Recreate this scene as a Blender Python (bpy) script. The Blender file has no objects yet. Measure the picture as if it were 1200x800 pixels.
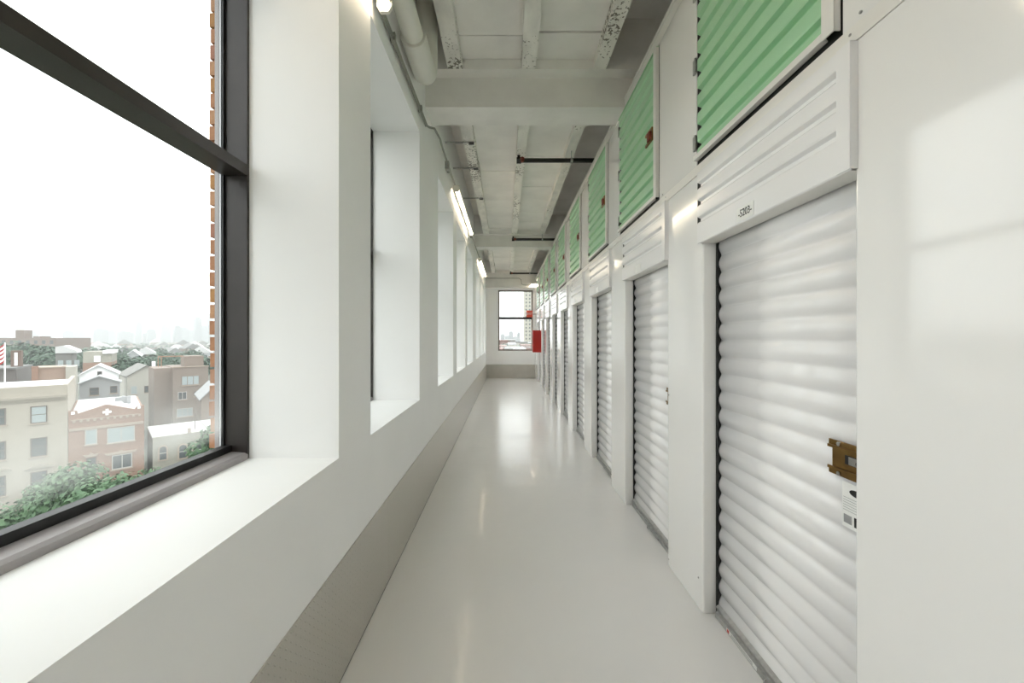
import bpy, math, random
from mathutils import Vector, Matrix

# ------------------------------------------------------------------ camera, sky, light, exposure
scene = bpy.context.scene
COL = scene.collection
EYE = 1.6
FPX, VX, VY = 467.0, 593.0, 395.5          # focal length in px and principal point, 1200x800 frame
cam_d = bpy.data.cameras.new('camera')
cam = bpy.data.objects.new('camera', cam_d)
COL.objects.link(cam)
cam.location = (0, 0, EYE)
cam.rotation_euler = (math.pi / 2, 0, 0)
cam_d.sensor_width = 36.0
cam_d.lens = FPX / 1200 * 36.0
cam_d.shift_x = (600 - VX) / 1200
cam_d.shift_y = (VY - 400) / 1200
cam_d.clip_start = 0.05
cam_d.clip_end = 8000
scene.camera = cam

SKY_ZENITH, SKY_HORIZON = 2.15, 1.55
world = bpy.data.worlds.new('overcast_sky')
scene.world = world
world.use_nodes = True
nt = world.node_tree
nt.nodes.clear()
w_out = nt.nodes.new('ShaderNodeOutputWorld')
w_bg = nt.nodes.new('ShaderNodeBackground')
w_tc = nt.nodes.new('ShaderNodeTexCoord')
w_sep = nt.nodes.new('ShaderNodeSeparateXYZ')
w_map = nt.nodes.new('ShaderNodeMapRange')
w_map.inputs['From Min'].default_value = 0.0
w_map.inputs['From Max'].default_value = 1.0
w_map.inputs['To Min'].default_value = SKY_HORIZON
w_map.inputs['To Max'].default_value = SKY_ZENITH
w_bg.inputs['Color'].default_value = (0.985, 0.99, 1.0, 1)
nt.links.new(w_tc.outputs['Generated'], w_sep.inputs[0])
nt.links.new(w_sep.outputs['Z'], w_map.inputs['Value'])
nt.links.new(w_map.outputs[0], w_bg.inputs['Strength'])
nt.links.new(w_bg.outputs[0], w_out.inputs['Surface'])

scene.view_settings.view_transform = 'Standard'
scene.view_settings.look = 'None'
scene.view_settings.gamma = 1.0
scene.view_settings.use_curve_mapping = False
scene.view_settings.exposure = 0.80
LAMP_STRENGTH = 11.5
HAZE_DENSITY = 0.0018
scene.cycles.volume_bounces = 2
scene.cycles.max_bounces = 14
scene.cycles.diffuse_bounces = 8
scene.cycles.transparent_max_bounces = 24

# ------------------------------------------------------------------ helpers
def lin(c):
    out = []
    for v in c:
        v = v / 255.0
        out.append(v / 12.92 if v <= 0.04045 else ((v + 0.055) / 1.055) ** 2.4)
    return tuple(out) + (1.0,)

MATS = {}
def mat(name, rgb, rough=0.5, metal=0.0, spec=0.5, coat=0.0, coat_rough=0.05, vary=0.0, vary_scale=4.0,
        bump=0.0, bump_scale=10.0, stretch=None, rgb2=None):
    if name in MATS:
        return MATS[name]
    m = bpy.data.materials.new(name)
    m.use_nodes = True
    t = m.node_tree
    b = t.nodes['Principled BSDF']
    c = lin(rgb)
    b.inputs['Base Color'].default_value = c
    b.inputs['Roughness'].default_value = rough
    b.inputs['Metallic'].default_value = metal
    b.inputs['Specular IOR Level'].default_value = spec
    b.inputs['Coat Weight'].default_value = coat
    b.inputs['Coat Roughness'].default_value = coat_rough
    tc = mp = None
    if vary or bump:
        tc = t.nodes.new('ShaderNodeTexCoord')
        mp = t.nodes.new('ShaderNodeMapping')
        if stretch:
            mp.inputs['Scale'].default_value = stretch
        t.links.new(tc.outputs['Object'], mp.inputs[0])
    if vary:
        n = t.nodes.new('ShaderNodeTexNoise')
        n.inputs['Scale'].default_value = vary_scale
        n.inputs['Detail'].default_value = 6
        r = t.nodes.new('ShaderNodeValToRGB')
        c2 = lin(rgb2) if rgb2 else tuple(v * (1 - vary) for v in c[:3]) + (1,)
        r.color_ramp.elements[0].color = c2
        r.color_ramp.elements[1].color = c
        r.color_ramp.elements[0].position = 0.3
        r.color_ramp.elements[1].position = 0.62
        t.links.new(mp.outputs[0], n.inputs['Vector'])
        t.links.new(n.outputs['Fac'], r.inputs[0])
        t.links.new(r.outputs[0], b.inputs['Base Color'])
    if bump:
        n2 = t.nodes.new('ShaderNodeTexNoise')
        n2.inputs['Scale'].default_value = bump_scale
        n2.inputs['Detail'].default_value = 3
        bp = t.nodes.new('ShaderNodeBump')
        bp.inputs['Strength'].default_value = 1.0
        bp.inputs['Distance'].default_value = bump
        t.links.new(mp.outputs[0], n2.inputs['Vector'])
        t.links.new(n2.outputs['Fac'], bp.inputs['Height'])
        t.links.new(bp.outputs[0], b.inputs['Normal'])
    MATS[name] = m
    return m

def emit_mat(name, rgb, strength):
    if name in MATS:
        return MATS[name]
    m = bpy.data.materials.new(name)
    m.use_nodes = True
    t = m.node_tree
    b = t.nodes['Principled BSDF']
    b.inputs['Base Color'].default_value = lin(rgb)
    b.inputs['Emission Color'].default_value = lin(rgb)
    b.inputs['Emission Strength'].default_value = strength
    MATS[name] = m
    return m

class MB:
    """collects shapes and links them as one mesh object"""
    def __init__(self):
        self.v, self.f, self.sm = [], [], []
    def add(self, verts, faces, smooth=False):
        o = len(self.v)
        self.v += [tuple(p) for p in verts]
        self.f += [tuple(i + o for i in fc) for fc in faces]
        self.sm += [smooth] * len(faces)
        return self
    def box(self, x0, x1, y0, y1, z0, z1):
        v = [(x, y, z) for x in (x0, x1) for y in (y0, y1) for z in (z0, z1)]
        return self.add(v, [(0, 1, 3, 2), (4, 6, 7, 5), (0, 4, 5, 1), (2, 3, 7, 6), (0, 2, 6, 4), (1, 5, 7, 3)])
    def prism(self, poly, axis, a, b, smooth=False):
        """polygon in the plane normal to axis ('x','y','z'), extruded a..b"""
        n = len(poly)
        def P(p, t):
            if axis == 'x':
                return (t, p[0], p[1])
            if axis == 'y':
                return (p[0], t, p[1])
            return (p[0], p[1], t)
        v = [P(p, a) for p in poly] + [P(p, b) for p in poly]
        fs = [tuple(range(n)), tuple(range(2 * n - 1, n - 1, -1))]
        self.add(v, fs)
        o = len(self.v) - 2 * n
        for i in range(n):
            j = (i + 1) % n
            self.f.append((o + i, o + n + i, o + n + j, o + j))
            self.sm.append(smooth)
        return self
    def rbox(self, x0, x1, y0, y1, z0, z1, r, seg=4):
        """box with rounded vertical corners on the x0 (corridor) side"""
        poly = [(x1, y0), (x1, y1)]
        for i in range(seg + 1):
            a = math.pi / 2 * i / seg
            poly.append((x0 + r - r * math.sin(a), y1 - r + r * math.cos(a)))
        for i in range(seg + 1):
            a = math.pi / 2 * i / seg
            poly.append((x0 + r - r * math.cos(a), y0 + r - r * math.sin(a)))
        return self.prism(poly, 'z', z0, z1)
    def cyl(self, p0, p1, r, n=16, r1=None, caps=True):
        p0, p1 = Vector(p0), Vector(p1)
        d = (p1 - p0).normalized()
        a = d.orthogonal().normalized()
        b = d.cross(a)
        r1 = r if r1 is None else r1
        v = []
        for p, q in ((p0, r), (p1, r1)):
            for i in range(n):
                t = 2 * math.pi * i / n
                v.append(p + a * (q * math.cos(t)) + b * (q * math.sin(t)))
        self.add(v, [(i, (i + 1) % n, n + (i + 1) % n, n + i) for i in range(n)], True)
        if caps:
            self.add(v[:n], [tuple(range(n - 1, -1, -1))])
            self.add(v[n:], [tuple(range(n))])
        return self
    def tube(self, pts, r, n=10):
        pts = [Vector(p) for p in pts]
        rings = []
        prev = None
        for i, p in enumerate(pts):
            d = (pts[min(i + 1, len(pts) - 1)] - pts[max(i - 1, 0)]).normalized()
            if prev is None:
                a = d.orthogonal().normalized()
            else:
                a = (prev - d * prev.dot(d)).normalized()
            prev = a
            b = d.cross(a)
            rings.append([p + a * (r * math.cos(2 * math.pi * k / n)) + b * (r * math.sin(2 * math.pi * k / n)) for k in range(n)])
        v = [q for rg in rings for q in rg]
        fs = []
        for i in range(len(pts) - 1):
            for k in range(n):
                fs.append((i * n + k, i * n + (k + 1) % n, (i + 1) * n + (k + 1) % n, (i + 1) * n + k))
        self.add(v, fs, True)
        self.add(rings[0], [tuple(range(n - 1, -1, -1))])
        self.add(rings[-1], [tuple(range(n))])
        return self
    def mesh(self, name, m):
        me = bpy.data.meshes.new(name)
        me.from_pydata(self.v, [], self.f)
        me.polygons.foreach_set('use_smooth', self.sm)
        me.materials.append(m)
        me.update()
        import bmesh
        bm = bmesh.new()
        bm.from_mesh(me)
        bmesh.ops.recalc_face_normals(bm, faces=bm.faces)
        bm.to_mesh(me)
        bm.free()
        return me
    def build(self, name, m, parent=None, loc=None):
        return link(name, self.mesh(name, m), parent, loc)

def link(name, me, parent=None, loc=None):
    o = bpy.data.objects.new(name, me)
    COL.objects.link(o)
    if parent is not None:
        o.parent = parent
    if loc is not None:
        o.location = loc
    return o

def tag(o, label, cat, group=None, kind=None):
    o['label'] = label
    o['category'] = cat
    if group:
        o['group'] = group
    if kind:
        o['kind'] = kind
    return o

def thing(name, label, cat, loc=(0, 0, 0), rotz=0.0, group=None, kind=None):
    o = bpy.data.objects.new(name, None)
    COL.objects.link(o)
    o.location = loc
    o.rotation_euler = (0, 0, rotz)
    o.empty_display_size = 0.1
    return tag(o, label, cat, group, kind)

def copy_tree(o, parent=None):
    c = o.copy()
    COL.objects.link(c)
    c.parent = parent
    for ch in list(o.children):
        copy_tree(ch, c)
    return c

def text_mesh(body, size, m, depth=0.0006):
    cu = bpy.data.curves.new('lettering', 'FONT')
    cu.body = body
    cu.size = size
    cu.align_x = 'CENTER'
    cu.align_y = 'CENTER'
    cu.extrude = depth
    cu.resolution_u = 3
    o = bpy.data.objects.new('lettering', cu)
    COL.objects.link(o)
    bpy.context.view_layer.update()
    dg = bpy.context.evaluated_depsgraph_get()
    me = bpy.data.meshes.new_from_object(o.evaluated_get(dg))
    bpy.data.objects.remove(o)
    me.materials.clear()
    me.materials.append(m)
    return me

def lettering(body, size, m, parent, loc, rot):
    o = link('lettering', text_mesh(body, size, m), parent, loc)
    o.rotation_euler = rot
    return o
ON_RIGHT_WALL = (math.pi / 2, 0, -math.pi / 2)      # lettering that reads from the corridor

R = random.Random(7)

# ------------------------------------------------------------------ materials
M_PAINT = mat('white_wall_paint', (244, 244, 243), 0.55, vary=0.03, vary_scale=1.5, bump=0.0012, bump_scale=3)
M_CEIL = mat('ceiling_paint', (238, 235, 230), 0.7, vary=0.10, vary_scale=3, bump=0.004, bump_scale=9)
M_JOIST = mat('joist_paint', (238, 235, 228), 0.65, vary=0.22, vary_scale=7, bump=0.010, bump_scale=14, stretch=(1, .5, 1))
def flaking(m):
    t = m.node_tree
    b = t.nodes['Principled BSDF']
    src = b.inputs['Base Color'].links[0].from_socket
    tc = t.nodes.new('ShaderNodeTexCoord')
    n1 = t.nodes.new('ShaderNodeTexNoise'); n1.inputs['Scale'].default_value = 38; n1.inputs['Detail'].default_value = 4
    n2 = t.nodes.new('ShaderNodeTexNoise'); n2.inputs['Scale'].default_value = 1.1
    t.links.new(tc.outputs['Object'], n1.inputs['Vector']); t.links.new(tc.outputs['Object'], n2.inputs['Vector'])
    a = t.nodes.new('ShaderNodeMath'); a.operation = 'MULTIPLY'
    t.links.new(n1.outputs['Fac'], a.inputs[0]); t.links.new(n2.outputs['Fac'], a.inputs[1])
    r = t.nodes.new('ShaderNodeMapRange')
    r.inputs['From Min'].default_value = 0.335; r.inputs['From Max'].default_value = 0.36
    t.links.new(a.outputs[0], r.inputs['Value'])
    mx = t.nodes.new('ShaderNodeMix'); mx.data_type = 'RGBA'
    t.links.new(r.outputs[0], mx.inputs[0]); t.links.new(src, mx.inputs[6])
    mx.inputs[7].default_value = lin((120, 113, 104))
    t.links.new(mx.outputs[2], b.inputs['Base Color'])
flaking(M_JOIST)
M_STEEL = mat('white_gloss_steel', (243, 242, 240), 0.13, coat=0.6, coat_rough=0.06, bump=0.003, bump_scale=1.1)
M_CURT = mat('white_corrugated_steel', (244, 243, 243), 0.22, coat=0.4, coat_rough=0.1, bump=0.0006, bump_scale=5)
M_GREEN = mat('green_corrugated_steel', (168, 214, 172), 0.3, coat=0.3, coat_rough=0.15, bump=0.0006, bump_scale=5)
M_TRIM = mat('pale_trim_steel', (234, 232, 227), 0.3, vary=0.04)
M_DARKGAP = mat('black_guide_and_gap_shade', (18, 18, 18), 0.6)  # black guides, and the painted shade in door and header gaps
M_GALV = mat('galvanised_steel', (176, 176, 174), 0.4, metal=0.45, vary=0.25, vary_scale=30)
M_FRAME = mat('dark_bronze_frame', (46, 40, 37), 0.42, vary=0.15, vary_scale=8)
M_GASKET = mat('black_gasket', (14, 14, 15), 0.5)
M_LEDGE = mat('grey_aluminium_ledge', (158, 153, 153), 0.45, metal=0.1)
M_SPACER = mat('pale_spacer', (205, 206, 210), 0.35)
M_BRASS = mat('aged_brass', (150, 118, 70), 0.3, metal=0.9, vary=0.3, vary_scale=20)
M_CHROME = mat('chrome', (205, 205, 205), 0.15, metal=1.0)
M_STICK = mat('white_sticker', (235, 235, 232), 0.35)
M_INK = mat('black_ink', (25, 25, 25), 0.6)
M_REDINK = mat('red_ink', (190, 70, 60), 0.6)
M_PVC = mat('white_painted_pipe', (224, 223, 213), 0.45, vary=0.05)
M_COND = mat('grey_conduit', (150, 150, 142), 0.4, metal=0.4, vary=0.1)
M_IRON = mat('black_iron_pipe', (22, 20, 20), 0.4)
M_REDP = mat('red_plastic', (176, 34, 24), 0.35)
M_RUST = mat('red_rust_cap', (120, 52, 36), 0.6)
M_CLEAR = mat('frosted_lens', (225, 222, 212), 0.3)
M_TUBE = emit_mat('warm_lamp_tube', (255, 238, 214), LAMP_STRENGTH)
M_MORTAR = mat('mortar', (190, 180, 165), 0.9)
M_BRICKS = [mat('brick_%s' % n, c, 0.85, vary=0.25, vary_scale=25, bump=0.002, bump_scale=60)
            for n, c in (('tan', (176, 128, 96)), ('buff', (186, 142, 108)), ('rose', (168, 120, 100)), ('ochre', (178, 132, 84)))]

def glass_material():
    m = bpy.data.materials.new('window_glass')
    m.use_nodes = True
    t = m.node_tree
    t.nodes.clear()
    out = t.nodes.new('ShaderNodeOutputMaterial')
    tr = t.nodes.new('ShaderNodeBsdfTransparent')
    tr.inputs[0].default_value = (0.97, 0.99, 0.98, 1)
    gl = t.nodes.new('ShaderNodeBsdfGlossy')
    gl.inputs['Roughness'].default_value = 0.0
    lw = t.nodes.new('ShaderNodeLayerWeight')
    lw.inputs['Blend'].default_value = 0.12
    mul = t.nodes.new('ShaderNodeMath')
    mul.operation = 'MULTIPLY'
    mul.inputs[1].default_value = 0.35
    mx = t.nodes.new('ShaderNodeMixShader')
    t.links.new(lw.outputs['Fresnel'], mul.inputs[0])
    t.links.new(mul.outputs[0], mx.inputs[0])
    t.links.new(tr.outputs[0], mx.inputs[1])
    t.links.new(gl.outputs[0], mx.inputs[2])
    # thin milky film of dried rain and dust on the lower glass
    tc = t.nodes.new('ShaderNodeTexCoord')
    sp = t.nodes.new('ShaderNodeSeparateXYZ')
    t.links.new(tc.outputs['Object'], sp.inputs[0])
    r1 = t.nodes.new('ShaderNodeMapRange')
    r1.inputs['From Min'].default_value = 1.13
    r1.inputs['From Max'].default_value = 1.20
    r2 = t.nodes.new('ShaderNodeMapRange')
    r2.inputs['From Min'].default_value = 1.50
    r2.inputs['From Max'].default_value = 1.18
    t.links.new(sp.outputs['Z'], r1.inputs['Value'])
    t.links.new(sp.outputs['Z'], r2.inputs['Value'])
    nz = t.nodes.new('ShaderNodeTexNoise')
    nz.inputs['Scale'].default_value = 4
    t.links.new(tc.outputs['Object'], nz.inputs['Vector'])
    a = t.nodes.new('ShaderNodeMath'); a.operation = 'MULTIPLY'
    b = t.nodes.new('ShaderNodeMath'); b.operation = 'MULTIPLY'
    c = t.nodes.new('ShaderNodeMath'); c.operation = 'MULTIPLY'
    c.inputs[1].default_value = 0.38
    t.links.new(r1.outputs[0], a.inputs[0])
    t.links.new(r2.outputs[0], a.inputs[1])
    t.links.new(a.outputs[0], b.inputs[0])
    t.links.new(nz.outputs['Fac'], b.inputs[1])
    t.links.new(b.outputs[0], c.inputs[0])
    film = t.nodes.new('ShaderNodeBsdfTranslucent')
    film.inputs[0].default_value = (0.8, 0.82, 0.8, 1)
    mx2 = t.nodes.new('ShaderNodeMixShader')
    t.links.new(c.outputs[0], mx2.inputs[0])
    t.links.new(mx.outputs[0], mx2.inputs[1])
    t.links.new(film.outputs[0], mx2.inputs[2])
    t.links.new(mx2.outputs[0], out.inputs['Surface'])
    return m
M_GLASS = glass_material()

def floor_material():
    m = bpy.data.materials.new('grey_epoxy_floor')
    m.use_nodes = True
    t = m.node_tree
    b = t.nodes['Principled BSDF']
    b.inputs['Roughness'].default_value = 0.24
    b.inputs['Coat Weight'].default_value = 0.15
    b.inputs['Coat Roughness'].default_value = 0.05
    tc = t.nodes.new('ShaderNodeTexCoord')
    n = t.nodes.new('ShaderNodeTexNoise')
    n.inputs['Scale'].default_value = 2.0
    n.inputs['Detail'].default_value = 5
    r = t.nodes.new('ShaderNodeValToRGB')
    r.color_ramp.elements[0].color = lin((230, 228, 226))
    r.color_ramp.elements[1].color = lin((235, 233, 231))
    n2 = t.nodes.new('ShaderNodeTexNoise')
    n2.inputs['Scale'].default_value = 5.0
    n2.inputs['Detail'].default_value = 2
    bp = t.nodes.new('ShaderNodeBump')
    bp.inputs['Distance'].default_value = 0.0022
    t.links.new(tc.outputs['Object'], n.inputs['Vector'])
    t.links.new(tc.outputs['Object'], n2.inputs['Vector'])
    t.links.new(n.outputs['Fac'], r.inputs[0])
    t.links.new(r.outputs[0], b.inputs['Base Color'])
    t.links.new(n2.outputs['Fac'], bp.inputs['Height'])
    t.links.new(bp.outputs[0], b.inputs['Normal'])
    t.links.new(bp.outputs[0], b.inputs['Coat Normal'])
    return m

def diamond_material():
    """aluminium tread plate: alternating slanted lozenges as fine relief"""
    m = bpy.data.materials.new('diamond_tread_plate')
    m.use_nodes = True
    t = m.node_tree
    b = t.nodes['Principled BSDF']
    b.inputs['Metallic'].default_value = 0.75
    b.inputs['Roughness'].default_value = 0.33
    b.inputs['Base Color'].default_value = lin((205, 202, 195))
    tc = t.nodes.new('ShaderNodeTexCoord')
    sp = t.nodes.new('ShaderNodeSeparateXYZ')
    t.links.new(tc.outputs['Object'], sp.inputs[0])
    def math_(op, a, bb=None, c=None):
        nd = t.nodes.new('ShaderNodeMath')
        nd.operation = op
        for i, q in enumerate((a, bb, c)):
            if q is None:
                continue
            if isinstance(q, (int, float)):
                nd.inputs[i].default_value = q
            else:
                t.links.new(q, nd.inputs[i])
        return nd.outputs[0]
    P = 0.034
    y, z = sp.outputs['Y'], sp.outputs['Z']
    def lozenges(oy, oz, sgn):
        fy = math_('SUBTRACT', math_('FLOORED_MODULO', math_('ADD', y, oy), P), P / 2)
        fz = math_('SUBTRACT', math_('FLOORED_MODULO', math_('ADD', z, oz), P), P / 2)
        u = math_('ADD', fy, math_('MULTIPLY', fz, sgn))
        v = math_('SUBTRACT', fz, math_('MULTIPLY', fy, sgn))
        e = math_('ADD', math_('POWER', math_('DIVIDE', u, 0.017), 2.0), math_('POWER', math_('DIVIDE', v, 0.0045), 2.0))
        return math_('MAXIMUM', math_('SUBTRACT', 1.0, e), 0.0)
    h = math_('MAXIMUM', lozenges(0, 0, 1.0), lozenges(P / 2, P / 2, -1.0))
    bp = t.nodes.new('ShaderNodeBump')
    bp.inputs['Distance'].default_value = 0.0022
    t.links.new(h, bp.inputs['Height'])
    t.links.new(bp.outputs[0], b.inputs['Normal'])
    return m
M_FLOOR = floor_material()
M_DIAMOND = diamond_material()
M_KICK = mat('smooth_steel_kick', (196, 192, 184), 0.3, metal=0.15, vary=0.12, vary_scale=3)

# ------------------------------------------------------------------ dimensions (metres)
XL, XR = -0.775, 1.141                 # corridor faces of the two long walls
Y_NEAR, Y_END = -5.0, 15.73
Z_SILL, Z_HEAD = 1.042, 3.447
X_FRAME = -1.19                        # room face of the window frames
WINS = [(-3.85, -2.55), (-1.22, 0.10), (0.53, 1.847), (2.28, 3.57), (4.536, 5.857), (6.27, 7.59),
        (7.956, 9.33), (10.25, 11.56), (11.97, 13.28), (13.66, 14.97)]
DOOR_W, PITCH, DOOR_FAR0 = 1.005, 1.508, 2.31
N_DOORS = 9

# ------------------------------------------------------------------ room shell
fl = MB().box(-1.2, 2.7, Y_NEAR, Y_END + .3, -0.2, 0.0).build('floor', M_FLOOR)
tag(fl, 'glossy pale grey epoxy floor of the corridor', 'floor', kind='structure')

wl = MB()
zc = 4.62
wl.box(-1.2, XL, Y_NEAR, Y_END, 0, Z_SILL)
wl.box(-1.2, XL, Y_NEAR, Y_END, Z_HEAD, zc)
edges = [Y_NEAR] + [e for w in WINS for e in w] + [Y_END]
for a, b in zip(edges[0::2], edges[1::2]):
    wl.box(-1.2, XL, a, b, Z_SILL, Z_HEAD)
wall_left = wl.build('wall_left', M_PAINT)
tag(wall_left, 'white painted wall with deep window recesses along the corridor', 'wall', kind='structure')
# outer masonry leaf with openings a little wider than the plastered recesses
ol = MB()
XO0, XO1 = -1.43, -1.325
ol.box(XO0, XO1, Y_NEAR, Y_END, -16, Z_SILL - .06)
ol.box(XO0, XO1, Y_NEAR, Y_END, Z_HEAD + .05, 6.0)
oe = [Y_NEAR] + [e + d for w in WINS for e, d in ((w[0], -.083), (w[1], .083))] + [Y_END]
for a, b in zip(oe[0::2], oe[1::2]):
    if abs(a - (WINS[2][1] + .083)) < 1e-6:
        ol.box(XO0 + .012, XO1, a + .008, b, Z_SILL - .06, Z_HEAD + .05)
    else:
        ol.box(XO0, XO1, a, b, Z_SILL - .06, Z_HEAD + .05)
outer = ol.build('outer_leaf', M_MORTAR, wall_left)
# bricks of the outer jamb seen past the near window frame
z, k = Z_SILL - .055, 0
brick_me = [MB().box(0, .105, 0, .20, 0, .066).mesh('brick', bm_) for bm_ in M_BRICKS]
while z < Z_HEAD + .02:
    o = link('brick', brick_me[R.choice((0, 0, 1, 2, 3, 3))], wall_left,
             (XO0 - .004 + R.uniform(-.004, .004), WINS[2][1] + .083 + R.uniform(-.003, .003), z))
    z += .0785
    k += 1

# far end wall with its window opening
EX0, EX1, EZ0, EZ1 = -0.31, 1.06, 1.08, 3.48
we = MB()
we.box(-1.2, EX0, Y_END, Y_END + .3, 0, zc)
we.box(EX1, 2.7, Y_END, Y_END + .3, 0, zc)
we.box(EX0, EX1, Y_END, Y_END + .3, 0, EZ0)
we.box(EX0, EX1, Y_END, Y_END + .3, EZ1, zc)
wall_end = we.build('wall_end', M_PAINT)
tag(wall_end, 'white end wall around the single far window', 'wall', kind='structure')
wall_back = MB().box(-1.2, 2.7, Y_NEAR - .2, Y_NEAR, 0, zc).build('wall_back', M_PAINT)
tag(wall_back, 'white wall closing the corridor behind the viewpoint', 'wall', kind='structure')
wo = MB().box(2.7, 2.85, Y_NEAR, Y_END, 0, zc).build('wall_locker_back', M_PAINT)
tag(wo, 'white wall behind the storage lockers', 'wall', kind='structure')

# kick plates
bb = MB().box(XL, XL + .004, Y_NEAR, Y_END, 0.0, 0.012).build('baseboard_left', M_DARKGAP)
tag(bb, 'diamond tread kick plates along the foot of the window wall', 'baseboard', kind='structure')
y = -4.7
while y < Y_END:
    y1 = min(y + 2.44, Y_END) - .003
    MB().box(XL, XL + .006, y, y1, 0.008, 0.556).build('kick_plate', M_DIAMOND, bb)
    y += 2.44
be = MB().box(XL, XR, Y_END - .006, Y_END, 0.004, 0.54).build('baseboard_end', M_KICK)
tag(be, 'smooth grey steel kick plate under the far window', 'baseboard', kind='structure')

# ------------------------------------------------------------------ ceiling
cl = MB().box(-1.2, 2.85, Y_NEAR, Y_END + .3, 4.56, 4.72)
ceiling = cl.build('ceiling', M_CEIL)
tag(ceiling, 'pale painted concrete ceiling with beams and joists', 'ceiling', kind='structure')
BEAMS = [(-2.07, -1.74), (3.83, 4.16), (9.73, 10.06), (15.45, Y_END)]
def beam_mesh(y0, y1, zb=3.815):
    m = MB()
    m.box(XL if zb < 3.8 else XL, 2.7, y0, y1, zb, 4.56)
    return m
for i, (y0, y1) in enumerate(BEAMS):
    zb = 3.54 if i == 3 else 3.815
    b = beam_mesh(y0, y1, zb).build('beam', M_CEIL, ceiling)
    MB().box(XL, 2.7, y0 - .13, y0, 4.093, 4.56).build('ledge', M_CEIL, ceiling)
    if i < 3:
        MB().box(XL, 2.7, y1, y1 + .10, 4.10, 4.56).build('ledge', M_CEIL, ceiling)
JOISTS = [(-.545, -.403), (.142, .268), (.812, .932), (1.52, 1.64)]
for (ya, yb) in [(Y_NEAR, -2.2), (-1.64, 3.70), (4.26, 9.60), (10.16, 15.32)]:
    for (xa, xb) in JOISTS:
        n = 22
        poly_l, poly_r = [], []
        m = MB()
        vs, fs = [], []
        for q in range(n + 1):
            yy = ya + (yb - ya) * q / n
            ja, jb, jz = R.uniform(-.006, .006), R.uniform(-.006, .006), R.uniform(-.006, .006)
            vs += [(xa - .012 + ja, yy, 4.5), (xa + ja, yy, 4.093 + jz), (xb + jb, yy, 4.093 + jz), (xb + .012 + jb, yy, 4.5)]
        for q in range(n):
            o = q * 4
            for e in range(3):
                fs.append((o + e, o + e + 1, o + 5 + e, o + 4 + e))
        fs += [(0, 3, 2, 1), (n * 4, n * 4 + 1, n * 4 + 2, n * 4 + 3)]
        m.add(vs, fs)
        m.build('joist', M_JOIST, ceiling)
    for (xa, xb) in ((-.403, .142), (.268, .812)):
        yy = ya
        while yy < yb - .05:
            y1 = min(yy + R.uniform(.55, .75), yb)
            dz = R.uniform(-.006, .006)
            MB().box(xa, xb, yy, y1 - R.choice((.004, .004, .013)), 4.185 + dz, 4.25).build('soffit_slab', M_CEIL, ceiling)
            yy = y1

# ------------------------------------------------------------------ windows
def make_window(n, y0, y1):
    f = MB()
    xa, xb = -1.302, X_FRAME
    f.box(xa, xb, y1 - .016, y1 + .09, Z_SILL - .02, Z_HEAD + .02)
    f.box(xa, xb, y0 - .09, y0 + .016, Z_SILL - .02, Z_HEAD + .02)
    f.box(xa, xb, y0, y1, Z_HEAD - .03, Z_HEAD + .03)
    root = f.build('window_%d' % n, M_FRAME)
    tag(root, 'dark bronze framed window in the corridor wall', 'window', 'corridor windows', 'structure')
    i0, i1 = y0 + .016, y1 - .016
    # bottom ledge: sloped grey top, black glazing step behind
    MB().prism([(X_FRAME + .004, Z_SILL - .01), (X_FRAME + .004, Z_SILL + .022), (X_FRAME - .01, Z_SILL + .030),
                (-1.262, Z_SILL + .034), (-1.262, Z_SILL - .01)], 'y', i0, i1).build('ledge', M_LEDGE, root)
    MB().box(xa, -1.262, i0, i1, Z_SILL - .01, Z_SILL + .064).build('bottom_rail', M_GASKET, root)
    MB().prism([(X_FRAME, 2.345), (X_FRAME, 2.394), (-1.302, 2.400), (-1.302, 2.345)], 'y', i0, i1).build('transom', M_FRAME, root)
    for yy in (i0, i1 - .012):
        MB().box(-1.3005, -1.290, yy, yy + .012, Z_SILL + .064, Z_HEAD - .03).build('glazing_gasket', M_GASKET, root)
    for yy in (i0, i1 - .009):
        MB().box(-1.312, -1.3035, yy, yy + .009, Z_SILL + .03, Z_HEAD - .03).build('spacer', M_SPACER, root)
        MB().box(-1.332, -1.314, yy, yy + .009, Z_SILL - .02, Z_HEAD).build('outer_stop', M_LEDGE, root)
    for za, zb in ((Z_SILL + .064, 2.345), (2.394, Z_HEAD - .03)):
        MB().box(-1.301, -1.296, i0 + .012, i1 - .012, za, zb).build('pane', M_GLASS, root)
    return root
for i, (a, b) in enumerate(WINS):
    make_window(i + 1, a, b)

f = MB()
f.box(EX0, EX0 + .05, Y_END + .12, Y_END + .2, EZ0, EZ1)
f.box(EX1 - .05, EX1, Y_END + .12, Y_END + .2, EZ0, EZ1)
f.box(EX0 + .05, EX1 - .05, Y_END + .12, Y_END + .2, EZ0, EZ0 + .05)
f.box(EX0 + .05, EX1 - .05, Y_END + .12, Y_END + .2, EZ1 - .05, EZ1)
wr = f.build('window_11', mat('far_window_frame', (120, 108, 100), 0.4))
tag(wr, 'tall two-pane window in the far end wall', 'window', kind='structure')
MB().box(EX0 + .05, EX1 - .05, Y_END + .11, Y_END + .2, 2.33, 2.42).build('transom', M_GASKET, wr)
for za, zb in ((EZ0 + .05, 2.33), (2.42, EZ1 - .05)):
    MB().box(EX0 + .05, EX1 - .05, Y_END + .155, Y_END + .16, za, zb).build('pane', M_GLASS, wr)

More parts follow.
